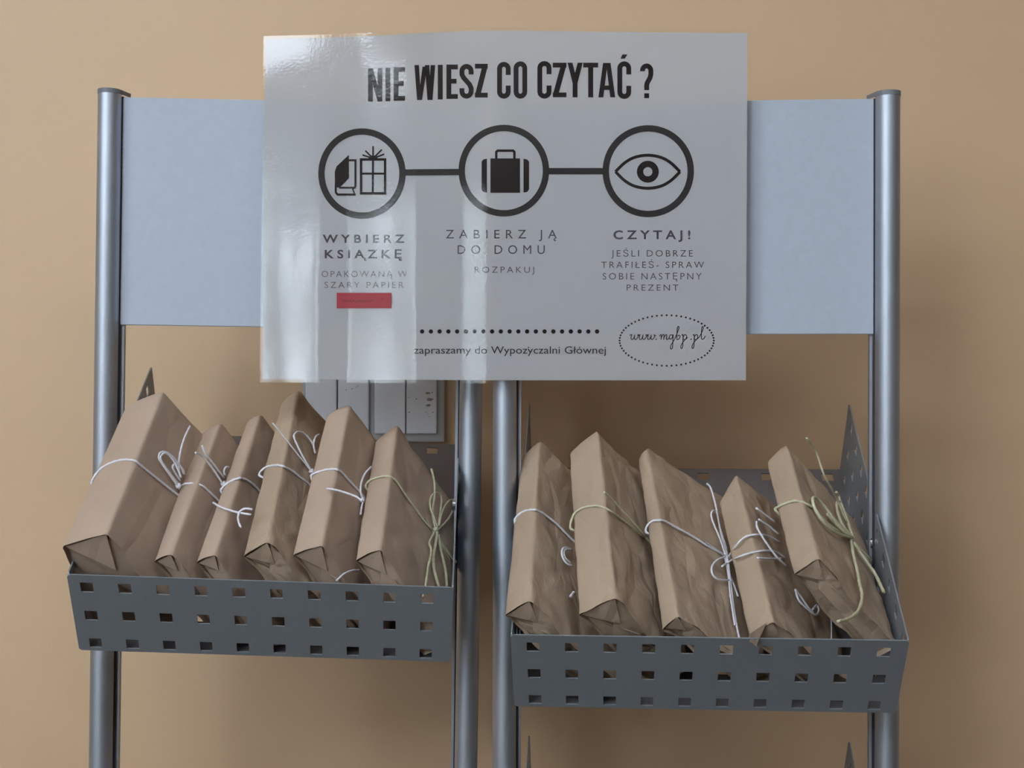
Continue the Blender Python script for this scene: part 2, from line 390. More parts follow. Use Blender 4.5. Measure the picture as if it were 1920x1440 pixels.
# ------------------------------------------------------------------ poster
def interp(T, x):
    if x <= T[0][0]: return T[0][1]
    for (a, b), (c, d) in zip(T, T[1:]):
        if x <= c:
            t = (x - a) / (c - a); t = t * t * (3 - 2 * t); return b + (d - b) * t
    return T[-1][1]
SLOPE = [(480, -.02), (505, -.07), (555, -.155), (580, -.14), (602, -.04), (640, -.03), (665, -.13), (725, -.17), (770, -.13), (800, -.03), (835, -.02), (875, -.14), (905, -.15), (935, -.05), (990, .0), (1100, -.015), (1420, -.02)]
DT = {}; Yc = 1.205; xx = 480
while xx <= 1430:
    DT[xx] = Yc
    m = interp(SLOPE, xx); dx = Yc / FPX / (1 - m * (xx - 960) / FPX)
    Yc += m * dx; xx += 1
print('poster depth', DT[497], DT[720], DT[960], DT[1400])
def pdepth(x, y):
    x = min(max(x, 480), 1429); i = int(x); fr = x - i
    d = DT[i] * (1 - fr) + DT[i + 1] * fr
    fw = 1 - min(max((y - 130) / 220, 0), 1); fw = fw * fw * (3 - 2 * fw)
    fw *= 1 - math.exp(-((x - 745) / 60) ** 4)
    if x < 1000: d += fw * (DT[497] + (DT[1000] - DT[497]) * (x - 497) / 503 - d)
    if y < 140: d -= .0010 * ((140 - y) / 80) ** 2 * math.exp(-((x - 745) / 62) ** 2)
    d += .0006 * math.sin(y / 75 + x / 160) * math.exp(-((x - 560) / 130) ** 2)
    return d
def PP(x, y, lift=0.0): return PX(x, y, pdepth(x, y) - lift)
def edge(T, x):
    for (a, b), (c, d) in zip(T, T[1:]):
        if x <= c: t = (x - a) / (c - a); return b + (d - b) * t
    return T[-1][1]
TOP = [(495, 73.5), (600, 71), (720, 66), (800, 61.5), (880, 58), (960, 57), (1010, 58), (1180, 60), (1405, 62)]
BOT = [(490, 711), (700, 712), (960, 713), (1405, 713)]
def sheet(xa_t, xa_b, xb_t, xb_b, grow, lift, nx=150, ny=44, thick=0):
    bm = bmesh.new(); g = []
    for j in range(ny + 1):
        t = j / ny; row = []
        for i in range(nx + 1):
            s = i / nx
            xa = xa_t + (xa_b - xa_t) * t; xb = xb_t + (xb_b - xb_t) * t; x = xa + (xb - xa) * s
            ya = edge(TOP, x) - grow; yb = edge(BOT, x) + grow
            row.append(bm.verts.new(PP(x, ya + (yb - ya) * t, lift) - PO))
        g.append(row)
    for j in range(ny):
        for i in range(nx): bm.faces.new((g[j][i], g[j + 1][i], g[j + 1][i + 1], g[j][i + 1]))
    if thick:
        F = bm.faces[:]
        bmesh.ops.recalc_face_normals(bm, faces=F)
        bmesh.ops.solidify(bm, geom=F, thickness=thick)
    return bm
PO = PX(950, 720, 1.19)
poster = tag(empty('laminated_poster', Matrix.Translation(PO)), 'white laminated poster with black Polish headline and three round icons, bridging both racks', 'poster')
obj('paper_sheet', sheet(497.5, 492.5, 1401.5, 1398.5, 0, 0), M_paper, poster, True)
obj('laminate_film', sheet(494, 487, 1406.5, 1404, 6, .0006), M_lam, poster, True)
LIFT = .00025
class Print:
    def __init__(s): s.bm = bmesh.new()
    def v(s, x, y): return s.bm.verts.new(PP(x, y, LIFT) - PO)
    def poly(s, P): s.bm.faces.new([s.v(*p) for p in P])
    def rib(s, P, w, closed=False, cap=0):
        P = [Vector((p[0], p[1])) for p in P]
        if closed: P = P + [P[0]]
        if cap and not closed:
            P[0] = P[0] - (P[1] - P[0]).normalized() * cap; P[-1] = P[-1] + (P[-1] - P[-2]).normalized() * cap
        L_ = []; R_ = []; n = len(P)
        for i, p in enumerate(P):
            if closed: a, b = P[(i - 1) if i else n - 2], P[(i + 1) if i < n - 1 else 1]
            else: a, b = P[max(i - 1, 0)], P[min(i + 1, n - 1)]
            d1 = (p - a); d2 = (b - p)
            if d1.length < 1e-6: d1 = d2
            if d2.length < 1e-6: d2 = d1
            d1 = d1.normalized(); d2 = d2.normalized(); t = (d1 + d2)
            t = t.normalized() if t.length > 1e-3 else d1
            k = 1 / max(.35, t.dot(d1)); nrm = Vector((-t.y, t.x)) * (w / 2 * k)
            L_.append(s.v(*(p + nrm))); R_.append(s.v(*(p - nrm)))
        for i in range(n - 1): s.bm.faces.new((L_[i], L_[i + 1], R_[i + 1], R_[i]))
    def rect(s, xa, xb, ya, yb, step=10):
        n = max(1, int((xb - xa) / step))
        for i in range(n):
            a = xa + (xb - xa) * i / n; b = xa + (xb - xa) * (i + 1) / n
            s.poly([(a, ya), (a, yb), (b, yb), (b, ya)])
    def dot(s, x, y, r, n=12): s.poly([(x + r * math.cos(2 * PI * k / n), y + r * math.sin(2 * PI * k / n)) for k in range(n)])
    def ell(s, x, y, rx, ry, w, n=72): s.rib([(x + rx * math.cos(2 * PI * k / n), y + ry * math.sin(2 * PI * k / n)) for k in range(n)], w, True)
    def done(s, name, mat, parent=poster, label=None):
        bmesh.ops.recalc_face_normals(s.bm, faces=s.bm.faces)
        return tag(obj(name, s.bm, mat, parent), label)
def arc(cx, cy, rx, ry, a0, a1, n=8): return [(cx + rx * math.cos(math.radians(a0 + (a1 - a0) * k / n)), cy + ry * math.sin(math.radians(a0 + (a1 - a0) * k / n))) for k in range(n + 1)]
# headline: condensed heavy capitals, drawn as thick strokes
def glyph(P, ch, xa, xb, yt, yb, w=9.2):
    h = w / 2; l, r, t, b = xa + h, xb - h, yt + h, yb - h; m = (yt + yb) / 2; c = (xa + xb) / 2; rx = (r - l) / 2
    V = lambda x: P.rib([(x, yt), (x, yb)], w)
    if ch == 'N': V(l); V(r); P.poly([(xa, yt), (xa + w * .95, yt), (xb, yb), (xb - w * .95, yb)])
    elif ch == 'I': V(c)
    elif ch == 'E': V(l); [P.rib([(l, y), (x, y)], w * .98) for y, x in ((t, xb), (m - 1, xb - 2.5), (b, xb))]
    elif ch == 'W':
        q = (xb - xa) / 4
        for (a_, b_, f) in ((xa, xa + q * .98, 1), (xa + q * 1.02, c, 0), (c, xb - q * 1.02, 1), (xb - q * .98, xb, 0)):
            ww = w * .92
            if f: P.poly([(a_, yt), (a_ + ww, yt), (b_ + ww * .35, yb), (b_ - ww * .65 + 1, yb)])
            else: P.poly([(a_ - ww * .35, yb), (a_ + ww * .65 - 1, yb), (b_ + (0 if b_ > c + 1 else ww * .5), yt + (0 if b_ > c + 1 else 3)), (b_ - (ww if b_ > c + 1 else ww * .5), yt + (0 if b_ > c + 1 else 3))])
    elif ch == 'Z':
        P.rib([(xa, t), (xb, t)], w * .98); P.rib([(xa, b), (xb, b)], w * .98)
        P.poly([(xb - w * 1.12, t), (xb, t), (xa + w * 1.12, b), (xa, b)])
    elif ch in 'CO':
        R = 11; pts = arc(c, t + R - h, rx, R - h + 2, 0, -180) ; low = arc(c, b - R + h, rx, R - h + 2, 180, 0)
        if ch == 'O': P.rib(pts + low, w, True)
        else: P.rib([(r, t + 18)] + pts + low + [(r, b - 18)], w)
    elif ch == 'S':
        P.rib([(r, t + 15)] + arc(c, t + 9, rx, 9, 0, -180) + [(l, t + 15), (l + 3, t + 21), (r - 3, b - 22), (r, b - 15)] + arc(c, b - 9, rx, 9, 0, 180) + [(l, b - 15)], w)
    elif ch == 'Y':
        P.poly([(xa, yt), (xa + w, yt), (c + w * .5, m + 4), (c - w * .5, m + 6)]); P.poly([(xb, yt), (xb - w, yt), (c - w * .5, m + 4), (c + w * .5, m + 6)]); P.rib([(c, m + 2), (c, yb)], w)
    elif ch == 'T': V(c); P.rib([(xa, t), (xb, t)], w * .98)
    elif ch == 'A':
        P.poly([(xa, yb), (xa + w, yb), (c + 1.5, yt), (c - 7, yt)]); P.poly([(xb, yb), (xb - w, yb), (c - 1.5, yt), (c + 7, yt)]); P.rib([(xa + 7, yb - 18), (xb - 7, yb - 18)], w * .9)
    elif ch == '?':
        P.rib([(l, t + 10)] + arc(c, t + 9, rx, 9, 180, 360) + [(r, t + 15), (r - 1.5, t + 22), (c + 1, m + 4), (c, m + 8), (c, yb - 15)], w); P.rib([(c, yb - 9), (c, yb)], w)
Hd = Print()
for ch, a, b, t, bo in (('N', 690, 717, 127.5, 190.5), ('I', 722, 732.5, 127, 190), ('E', 738, 759.5, 126, 189), ('W', 777, 816, 122, 187.5), ('I', 820.5, 830.5, 121.5, 186.5), ('E', 837, 858.5, 121, 185.5),
                        ('S', 861.5, 888, 120, 185), ('Z', 890.5, 914.5, 119.5, 183), ('C', 932, 957.5, 118, 183), ('O', 963, 988.5, 117, 183), ('C', 1007.5, 1034, 116.5, 183), ('Z', 1036.5, 1062, 117.5, 182.5),
                        ('Y', 1064, 1092.5, 117.5, 182.5), ('T', 1093.5, 1121.5, 117.5, 182.5), ('A', 1122, 1153.5, 118, 182.5), ('C', 1157.5, 1183.5, 117, 183.5), ('?', 1200, 1225, 119, 184)):
    glyph(Hd, ch, a, b, t, bo)
Hd.poly([(1167, 102), (1176.5, 102), (1171.5, 110), (1163.5, 110)])
Hd.done('headline', M_ink)
for (x, y, rx, ry) in ((678.7, 325.5, 76, 78.8), (944.7, 320, 79, 80), (1215.5, 321, 79.7, 80.3)):
    P = Print(); P.ell(x, y, rx, ry, 12); P.done('icon_ring', M_ink2)
P = Print(); P.rib([(755 + 11 * k, 323.5 - .1 * k) for k in range(11)], 12); P.done('connector_line', M_ink2)
P = Print(); P.rib([(1025 + 10.5 * k, 321) for k in range(11)], 12); P.done('connector_line', M_ink2)
P = Print()
P.poly([(654, 290.5), (654.3, 334), (647, 342), (637, 351.5), (628, 352), (627.6, 322), (631, 312)])
P.rib([(654, 300.5), (666.5, 300.5), (666.5, 350.5)], 4); P.rib([(636, 352), (667, 352)], 3.4)
P.rib([(629.5, 345), (629.5, 356), (629.8, 361), (633, 364.8), (667, 364.8)], 4); P.rib([(665, 350), (661.5, 355), (665, 364)], 2.6)
P.done('book_icon', M_ink)
P = Print(); P.rib([(677, 299), (722, 299), (722, 362.5), (677, 362.5)], 4.6, True); P.rib([(699.3, 298), (699, 362)], 3.8); P.rib([(677, 325.5), (722, 325.5)], 3.8)
P.poly([(689, 298), (710, 298), (703, 291.5), (696, 291.5)])
for q in ((699.5, 274), (685, 282.5), (679.5, 290.5), (716, 280.5), (720.5, 289)): P.rib([(699.5, 297), q], 3)
P.done('gift_icon', M_ink)
P = Print(); P.rect(919.5, 975, 297, 361.5)
P.rib([(930.5, 297), (930.5, 285), (933, 282.5), (962, 282.5), (964.5, 285), (964.5, 297)], 4.6)
P.poly([(903, 303), (906, 299), (913, 297.5), (913, 361), (906, 360), (903, 355)]); P.poly([(981.5, 297.5), (988.5, 299), (992, 303), (992, 355), (988.5, 360), (981.5, 361)])
P.done('suitcase_icon', M_ink)
P = Print()
up = smooth_pts([(1154, 322, 0), (1171, 305.5, 0), (1190, 295, 0), (1214.5, 291, 0), (1239, 295, 0), (1258, 305.5, 0), (1275, 322, 0)], 4)
dn = smooth_pts([(1275, 322, 0), (1258, 338.5, 0), (1239, 349, 0), (1214.5, 353, 0), (1190, 349, 0), (1171, 338.5, 0), (1154, 322, 0)], 4)
P.rib([(p.x, p.y) for p in up], 5.6); P.rib([(p.x, p.y) for p in dn], 5.6); P.ell(1214.7, 322, 14.6, 14.6, 12, 36)
P.done('eye_icon', M_ink)
LIFT = .0010
P = Print(); P.rect(631.3, 734, 549, 578); P.done('red_sticker', M_red)
P = Print(); LIFT = .0012
rn = random.Random(3)
for k in range(13): P.rib([(643 + k * 4.4, 563 + rn.uniform(-2, 2)), (646 + k * 4.4, 566 + rn.uniform(-2, 2))], 2)
P.rib([(716, 560), (717, 562)], 2.4)
P.done('faded_sticker_writing', M_redink); LIFT = .00025
P = Print()
for k in range(21): P.dot(791.5 + 16.4 * k, 621.5, 4.1)
P.done('dotted_line', M_ink)
P = Print()
for k in range(60): P.dot(1250 + 88.3 * math.cos(2 * PI * k / 60), 638.5 + 47.4 * math.sin(2 * PI * k / 60), 1.9, 8)
P.done('dotted_oval', M_ink2)
ZDOT = 991
# script web address
P = Print()
def zz(pts, w=1.5):
    q = smooth_pts([(940 + a / 4, 380 + b / 4, 0) for a, b in pts], 5); P.rib([(v.x, v.y) for v in q], w)
for k in range(3):
    o = 62 * k
    zz([(962 + o, 996), (978 + o, 990), (972 + o, 1012), (978 + o, 1026), (992 + o, 1018), (1000 + o, 994), (998 + o, 1018), (1008 + o, 1026), (1022 + o, 1012), (1026 + o, 994), (1022 + o, 990), (1030 + o, 998), (1036 + o, 996)])
P.dot(940 + 1162 / 4, 380 + 1024 / 4, 1.3, 8)
zz([(1186, 1000), (1198, 990), (1198, 1028)]); zz([(1198, 1012), (1212, 990), (1220, 994), (1218, 1028)]); zz([(1218, 1012), (1234, 990), (1241, 996), (1238, 1020), (1246, 1026), (1258, 1014)])
zz([(1284, 994), (1268, 992), (1260, 1008), (1266, 1024), (1280, 1016), (1288, 990), (1286, 1050), (1282, 1090), (1272, 1098), (1268, 1086), (1276, 1062), (1300, 1024)])
zz([(1300, 1022), (1318, 980), (1332, 940), (1328, 928), (1320, 940), (1316, 1000), (1318, 1026), (1334, 1020), (1340, 1002), (1332, 994), (1322, 1002)])
for o in (0, 84):
    zz([(1352 + o, 996), (1362 + o, 990), (1362 + o, 1030), (1360 + o, 1080), (1352 + o, 1094), (1346 + o, 1084), (1352 + o, 1062), (1372 + o, 1034), (1388 + o, 1014), (1388 + o, 996), (1376 + o, 990), (1364 + o, 1008), (1366 + o, 1024), (1380 + o, 1026), (1398 + o, 1010)])
P.dot(940 + 1424 / 4, 380 + 1024 / 4, 1.3, 8)
zz([(1480, 1014), (1500, 980), (1514, 944), (1512, 930), (1504, 938), (1500, 1000), (1504, 1024), (1518, 1020), (1530, 1000)])
P.done('web_address', M_ink2)
# sans captions from Blender's built-in font
def text_print(name, txt, xa, xb, ytop, ybase, mat, bold=0.0, sp=1.0, caps=True):
    def mesh_of(body, off):
        cu = bpy.data.curves.new('caption_curve', 'FONT'); cu.body = body; cu.space_character = sp; cu.offset = off; cu.resolution_u = 3
        o = bpy.data.objects.new('caption_curve', cu); C.objects.link(o)
        bpy.context.view_layer.update()
        me = bpy.data.meshes.new_from_object(o.evaluated_get(bpy.context.evaluated_depsgraph_get()))
        bpy.data.objects.remove(o); bpy.data.curves.remove(cu); return me
    hm = mesh_of('H', 0); caph = max(v.co.y for v in hm.vertices); bpy.data.meshes.remove(hm)
    me = mesh_of(txt, bold)
    xs = [v.co.x for v in me.vertices]; a, b = min(xs), max(xs)
    bm = bmesh.new(); bm.from_mesh(me); bpy.data.meshes.remove(me)
    for v in bm.verts:
        px = xa + (v.co.x - a) / (b - a) * (xb - xa); py = ybase - v.co.y / caph * (ybase - ytop)
        v.co = PP(px, py, LIFT) - PO
    return obj(name, bm, mat, poster)
text_print('caption', 'WYBIERZ', 605, 758.5, 440.5, 455, M_ink3, .022, 1.55)
text_print('caption', 'KSIAZKĘ', 609, 754, 469, 484, M_ink3, .022, 1.55)
text_print('caption', 'OPAKOWANĄ W', 603, 763.5, 508, 519.5, M_ink4, -.008, 1.3)
text_print('caption', 'SZARY PAPIER', 608.5, 757, 528.5, 540, M_ink4, -.008, 1.35)
text_print('caption', 'ZABIERZ JA', 836, 1044, 431, 447, M_ink3, 0, 1.75)
text_print('caption', 'DO DOMU', 858, 1021.5, 460, 476, M_ink3, 0, 1.75)
text_print('caption', 'ROZPAKUJ', 890, 1001.5, 500, 511.5, M_ink3, -.006, 1.4)
text_print('caption', 'CZYTAJ!', 1150, 1294.5, 432.5, 448, M_ink3, .022, 1.55)
text_print('caption', 'JEŚLI DOBRZE', 1146, 1299, 469, 481, M_ink3, -.006, 1.35)
text_print('caption', 'TRAFIŁEŚ- SPRAW', 1127.5, 1320, 490.5, 502.5, M_ink3, -.006, 1.35)
text_print('caption', 'SOBIE NASTĘPNY', 1130, 1315.5, 512, 524, M_ink3, -.006, 1.35)
text_print('caption', 'PREZENT', 1175, 1272, 533.5, 545, M_ink3, -.006, 1.35)
text_print('invitation_line', 'zapraszamy do Wypozyczalni Głównej', 776, 1136, 649.5, 663, M_ink2, 0, 1.0)

for x, y in ((687, 484), (1042.5, 447)): P = Print(); P.rib([(x - 1.5, y - .5), (x - 3.6, y + 2), (x - 3, y + 4), (x, y + 4.2)], 1.9); P.done('letter_tail', M_ink3)
P = Print(); P.dot(ZDOT, 651.5, 1.3, 8); P.done('letter_dot', M_ink2)

# ------------------------------------------------------------------ wrapped books
CAMP = Vector((0, 0, CAMZ))
def ray(x, y): return Vector(((x - 960) / FPX, 1, (720 - y) / FPX))
ZN = {1: (80, 660), 2: (80, 960), 3: (480, 660), 4: (480, 960), 5: (900, 740), 6: (1300, 740), 7: (900, 1060), 8: (1300, 1060)}
def zpx(z, p): return (ZN[z][0] + p[0] / 4, ZN[z][1] + p[1] / 4)
# tray, u, v, w, lean, yaw, pitch, T, L, T_far, W, crumple, flare
BK = {
 1: ('L', -.1597, .0099, .1033, .504, -.2492, .2662, .0474, .1623, .0415, .114, .25, .045, 'thickest brown paper parcel, leftmost in the left tray, leaning over its side'),
 2: ('L', -.0880, .0099, .0912, .5438, -.1222, .1131, .0182, .1693, .0226, .102, .3, 0, 'short slim brown paper parcel beside the thickest one in the left tray'),
 3: ('L', -.0541, .0098, .0914, .5384, -.0641, .0315, .0194, .2011, .0148, .102, .45, 0, 'slim brown parcel third from left in the left tray, string end across its spine'),
 4: ('L', -.0159, .0099, .0992, .6489, -.0188, .0332, .0267, .2213, .0196, .118, .8, 0, 'tallest brown paper parcel in the left tray, its darkened top nearest the poster'),
 5: ('L', .0242, .0102, .1023, .5085, -.1189, .1458, .0287, .1777, .0242, .112, .4, 0, 'brown paper parcel in the left tray, second from its right, white bow tucked behind it'),
 6: ('L', .0745, .0101, .0988, .5512, -.0067, -.0149, .0250, .1866, .0232, .112, .6, 0, 'rightmost brown paper parcel in the left tray, tied with cream raffia bow'),
 7: ('R', -.1612, .0098, .0940, .6779, -.0502, .0636, .0274, .2009, .0214, .116, .7, 0, 'leftmost brown paper parcel in the right tray, next to the middle poles'),
 8: ('R', -.1020, .0098, .0959, .5797, -.0239, .1743, .0353, .1913, .0316, .110, 1.0, 0, 'tallest thick crumpled parcel in the right tray, tied with greenish twine'),
 9: ('R', -.0364, .0093, .0817, .8019, -.0173, .1556, .0188, .1984, .0120, .112, .9, 0, 'narrow-spined crumpled parcel in the middle of the right tray, white bow on its cover'),
 10: ('R', .0329, .0090, .0735, .7807, .0554, .0417, .0255, .1844, .0254, .098, .9, 0, 'pointed-top parcel with torn lower end, partly under the rightmost parcel of the right tray'),
 11: ('R', .0653, .0266, .1262, .6688, .0705, -.0344, .0244, .1559, .0236, .112, .8, 0, 'rightmost parcel in the right tray, raised on its neighbour and tied with long cream raffia'),
}
class Book: pass
def make_book(k):
    tr, u, v, w, th, ps, pi, T, L, T1, Wd, cr, flare, label = BK[k]
    B = Book(); B.T, B.L, B.T1, B.W = T, L, T1, Wd
    B.M = TM[tr] @ Matrix.Translation((u, v, w)) @ Matrix.Rotation(ps, 4, 'Z') @ Matrix.Rotation(-th, 4, 'Y') @ Matrix.Rotation(pi, 4, 'X')
    B.Mi = B.M.inverted()
    B.root = tag(empty('wrapped_book', B.M), label, 'wrapped book', 'string-tied books wrapped in brown paper')
    nb = 60; na, nc = 7, 26; seed = Vector((k * 7.31, k * 3.7, k * 1.9))
    B.seed, B.cr = seed, cr; skew = {10: .024, 6: .012, 2: .006, 8: .012, 7: .008, 11: .006}.get(k, .002)
    def half(b):
        t = min(max(b / L, 0), 1); return (T + (T1 - T) * t) / 2
    B.half = half
    def prof(b):
        """cross-section loop at b: list of (a, c, na, nc)"""
        h = half(b); t = b / L; e = max(0, (L - b)) ; pin = 1.0; drop = 0.0
        if e < .012: q = 1 - e / .012; pin = 1 - .22 * q * q; drop = .004 * q * q
        r = min(.0026, h * .4); pts = []
        hh = h * pin; c0 = -drop
        def add(a, c, n1, n2): pts.append((a, c, n1, n2))
        for i in range(na + 1): add(-hh + r + (2 * hh - 2 * r) * i / na, c0 + .0006 * math.sin(PI * i / na), 0, 1)
        add(hh - r * .3, c0 - r * .3, .7, .7)
        for i in range(nc + 1):
            s_ = i / nc; add(hh - .0012 * math.sin(PI * s_) * (1 if k in (1, 2, 3) else .4), c0 - r - (Wd - 2 * r + c0) * s_, 1, 0)
        add(hh - r * .3, -Wd + r * .3, .7, -.7)
        for i in range(na + 1): add(hh - r - (2 * hh - 2 * r) * i / na, -Wd, 0, -1)
        add(-hh + r * .3, -Wd + r * .3, -.7, -.7)
        for i in range(nc + 1):
            s_ = 1 - i / nc; c = c0 - r - (Wd - 2 * r + c0) * s_
            fl = 0
            if flare:
                fade = max(0, 1 - t / .75); d = -c
                fl = min(d * .50, .0098 + max(0, d - .0215) * .53) * fade
            add(-hh - fl, c, -1, 0)
        add(-hh + r * .3, c0 - r * .3, -.7, .7)
        return pts
    def disp(a, b, c):
        p = Vector((a, b, c)) + seed
        d1 = noise.voronoi(p * 24 + Vector((0, 0, p.y * 12)) + .4 * noise.noise_vector(p * 30))[0]
        x = .0042 * (d1[1] - d1[0] - .35) + .0030 * (abs(noise.noise(p * 20)) - .2) + .0016 * (.3 - abs(noise.noise(p * 47)))
        x += .0007 * noise.noise(p * 70)
        return x * cr * (.35 if c > -.003 else 1)
    bm = bmesh.new(); rings = []
    for j in range(nb + 1):
        b = L * j / nb; ring = []
        for (a, c, n1, n2) in prof(b):
            d = disp(a, b, c)
            wob = .0012 * cr * noise.noise(Vector((a * 60, c * 60, k))) if j in (0, nb) else 0
            ar = min(max((a + half(b)) / (2 * half(b)), 0), 1); tt = max(0, (b / L - .7) / .3)
            push = .0075 * min(max((-c - .022) / .02, 0), 1) * max(0, 1 - b / .03)
            ring.append(bm.verts.new((T / 2 + a + n1 * d, b - push - wob * 2 - skew * (1 - ar) * tt * tt, c + n2 * d)))
        rings.append(ring)
    n = len(rings[0])
    for A, R in zip(rings, rings[1:]):
        for i in range(n): bm.faces.new((A[i], R[i], R[(i + 1) % n], A[(i + 1) % n]))
    # far end: slightly domed cap; near end: paper lip, then recessed end
    def cap(ring, sgn, depth, scale):
        cen = sum((v.co for v in ring), Vector()) / n
        inner = []
        for v in ring:
            q = v.co.copy(); q.x = cen.x + (q.x - cen.x) * scale; q.z = cen.z + (q.z - cen.z) * (1 - (1 - scale) * .3); q.y += depth
            inner.append(bm.verts.new(q))
        for i in range(n):
            f = (ring[i], ring[(i + 1) % n], inner[(i + 1) % n], inner[i]); bm.faces.new(f if sgn < 0 else f[::-1])
        bm.faces.new(inner if sgn > 0 else inner[::-1])
    cap(rings[0], -1, .0045, .95); cap(rings[-1], 1, .0015, .8)
    bmesh.ops.recalc_face_normals(bm, faces=bm.faces)
    mat = M_kraft if cr < .65 else M_kraft2
    B.wrap = obj('paper_wrap', bm, mat, B.root)
    for p in B.wrap.data.polygons: p.use_smooth = len(p.vertices) == 4
    es = B.wrap.data
    try:
        es.set_sharp_from_angle(angle=math.radians(50))
    except Exception: pass
    # folded end flaps (an envelope fold) on the lower end
    def plate(pts, b0, b1, lean):
        bm = bmesh.new(); lo = []; hi = []
        for i, (a, c) in enumerate(pts):
            y = b0 + lean[i] - .0075 * min(max((-c - .022) / .02, 0), 1)
            lo.append(bm.verts.new((a, y, c))); hi.append(bm.verts.new((a, y + .0007, c)))
        m = len(pts)
        bm.faces.new(lo); bm.faces.new(hi[::-1])
        for i in range(m): bm.faces.new((lo[i], hi[i], hi[(i + 1) % m], lo[(i + 1) % m]))
        bmesh.ops.recalc_face_normals(bm, faces=bm.faces)
        obj('end_flap', bm, mat, B.wrap)
    e = .0012; rr = random.Random(k)
    j1 = rr.uniform(.8, 1.15); j2 = rr.uniform(.55, .8)
    plate([(e, -.003), (T - e, -.001), (T * .62, -T * j1 * .9), (T * .35, -T * j1 * .8)], .0012, 0, (0, -.0004, -.0016, .0004))
    plate([(T - e, -.004), (T - e, -Wd + .004), (T * .32, -Wd + T * .8), (T * .30, -T * j1 * 1.05)], .0026, 0, (0, 0, -.0022, -.0026))
    plate([(e, -.010), (T * j2, -T * 1.3), (T * j2, -Wd + T), (e, -Wd + .004)], .0036, 0, (0, -.0012, -.0012, 0))
    if k == 10:                                              # torn curl of paper on the open end
        bm = bmesh.new(); g = []
        for i in range(7):
            s_ = i / 6; row = []
            for j in range(6):
                q = j / 5
                row.append(bm.verts.new((.001 + .005 * q + s_ * (.019 - .015 * q), .002 - .019 * q + .002 * math.sin(s_ * 7) * q, .0006 + .009 * q - .006 * q * s_ + .0015 * math.sin(s_ * 8) * q)))
            g.append(row)
        for i in range(6):
            for j in range(5): bm.faces.new((g[i][j], g[i + 1][j], g[i + 1][j + 1], g[i][j + 1]))
        F = bm.faces[:]; bmesh.ops.solidify(bm, geom=F, thickness=.0006)
        obj('torn_paper_curl', bm, mat, B.wrap, True)
    B.bmw = None
    return B
def hit(B, mode, x, y, lift):
    """point on the spine plane (S) or right-cover plane (C) of book B seen at pixel x, y - book-local coordinates"""
    o = B.Mi @ CAMP; d = (B.Mi.to_3x3() @ ray(x, y))
    if mode == 'S':
        t = (lift - o.z) / d.z
        return o + d * t
    b = B.L / 2
    for _ in range(5):
        a = B.T / 2 + B.half(b) + lift; t = (a - o.x) / d.x; p = o + d * t; b = min(max(p.y, 0), B.L)
    return p
def twine_band(B, mat, z, Sp, Cp, r=.0010):
    s = [hit(B, 'S', *zpx(z, p), r * .9) for p in Sp]
    c = [hit(B, 'C', *zpx(z, p), r * .9) for p in Cp]
    s[0].x = max(s[0].x, -r); s = [q for q in s if q.x < B.T + .002]
    c = [q for q in c if q.z < .001]
    path = smooth_pts(s + c, 5)
    e, f = path[-1], path[0]; h = B.half(e.y)
    aR, aL = B.T / 2 + h + r, B.T / 2 - h - r
    path += [Vector((aR, e.y, -B.W * .5)), Vector((aR, e.y, -B.W)), Vector((aR - .002, e.y, -B.W - r)), Vector((aL + .002, f.y, -B.W - r)), Vector((aL, f.y, -B.W)), Vector((aL, f.y, -.003)), f.copy()]
    bm = bmesh.new(); tube(bm, path, r)
    o = obj('twine_band', bm, mat, B.root, True); return o
def bow(B, band, mat, curves, knot=None, r=.0009):
    """curves: (zone, mode, lift0, lift1, points, [radius])"""
    for cv in curves:
        z, mode, l0, l1, pts = cv[:5]; rr = cv[5] if len(cv) > 5 else r
        P = [hit(B, mode, *zpx(z, p), l0 + (l1 - l0) * i / (len(pts) - 1)) for i, p in enumerate(pts)]
        bm = bmesh.new(); tube(bm, smooth_pts(P, 5), rr)
        loop = (Vector(pts[0]) - Vector(pts[-1])).length < 110 and len(pts) > 4
        obj('bow_loop' if loop else 'loose_end', bm, mat, band, True)
    if knot:
        z, mode, p = knot[:3]; c = hit(B, mode, *zpx(z, p), .003)
        bm = bmesh.new(); bmesh.ops.create_icosphere(bm, subdivisions=2, radius=.0026)
        for v in bm.verts:
            v.co *= 1 + .25 * math.sin(v.co.x * 2600) * math.cos(v.co.y * 2300); v.co += c
        obj('knot', bm, mat, band, True)
BKS = {k: make_book(k) for k in BK}
b = BKS[1]
t = twine_band(b, M_twine, 1, [(365, 975), (400, 915), (450, 865), (530, 825), (610, 808), (676, 812)], [(700, 820), (730, 845), (830, 925), (920, 998), (1000, 1060)])
bow(b, t, M_twine, [(1, 'C', .003, .004, [(1010, 1000), (960, 930), (890, 830), (872, 790), (880, 758), (920, 750), (970, 780), (1010, 830), (1050, 880), (1065, 920)]),
    (1, 'C', .003, .006, [(1015, 985), (950, 905), (895, 825), (885, 785), (920, 757), (965, 790), (1000, 850), (1040, 940)]),
    (1, 'C', .003, .005, [(1030, 965), (990, 900), (975, 860), (1000, 835), (1035, 860), (1060, 915)]),
    (1, 'C', .003, .006, [(1030, 945), (1020, 850), (1035, 740), (1065, 640), (1105, 555)])], (1, 'C', (1018, 1005)))
b = BKS[2]
t = twine_band(b, M_twine, 1, [(1010, 1025), (1045, 1000), (1100, 985), (1170, 988)], [(1190, 1000), (1230, 1030), (1310, 1105)])
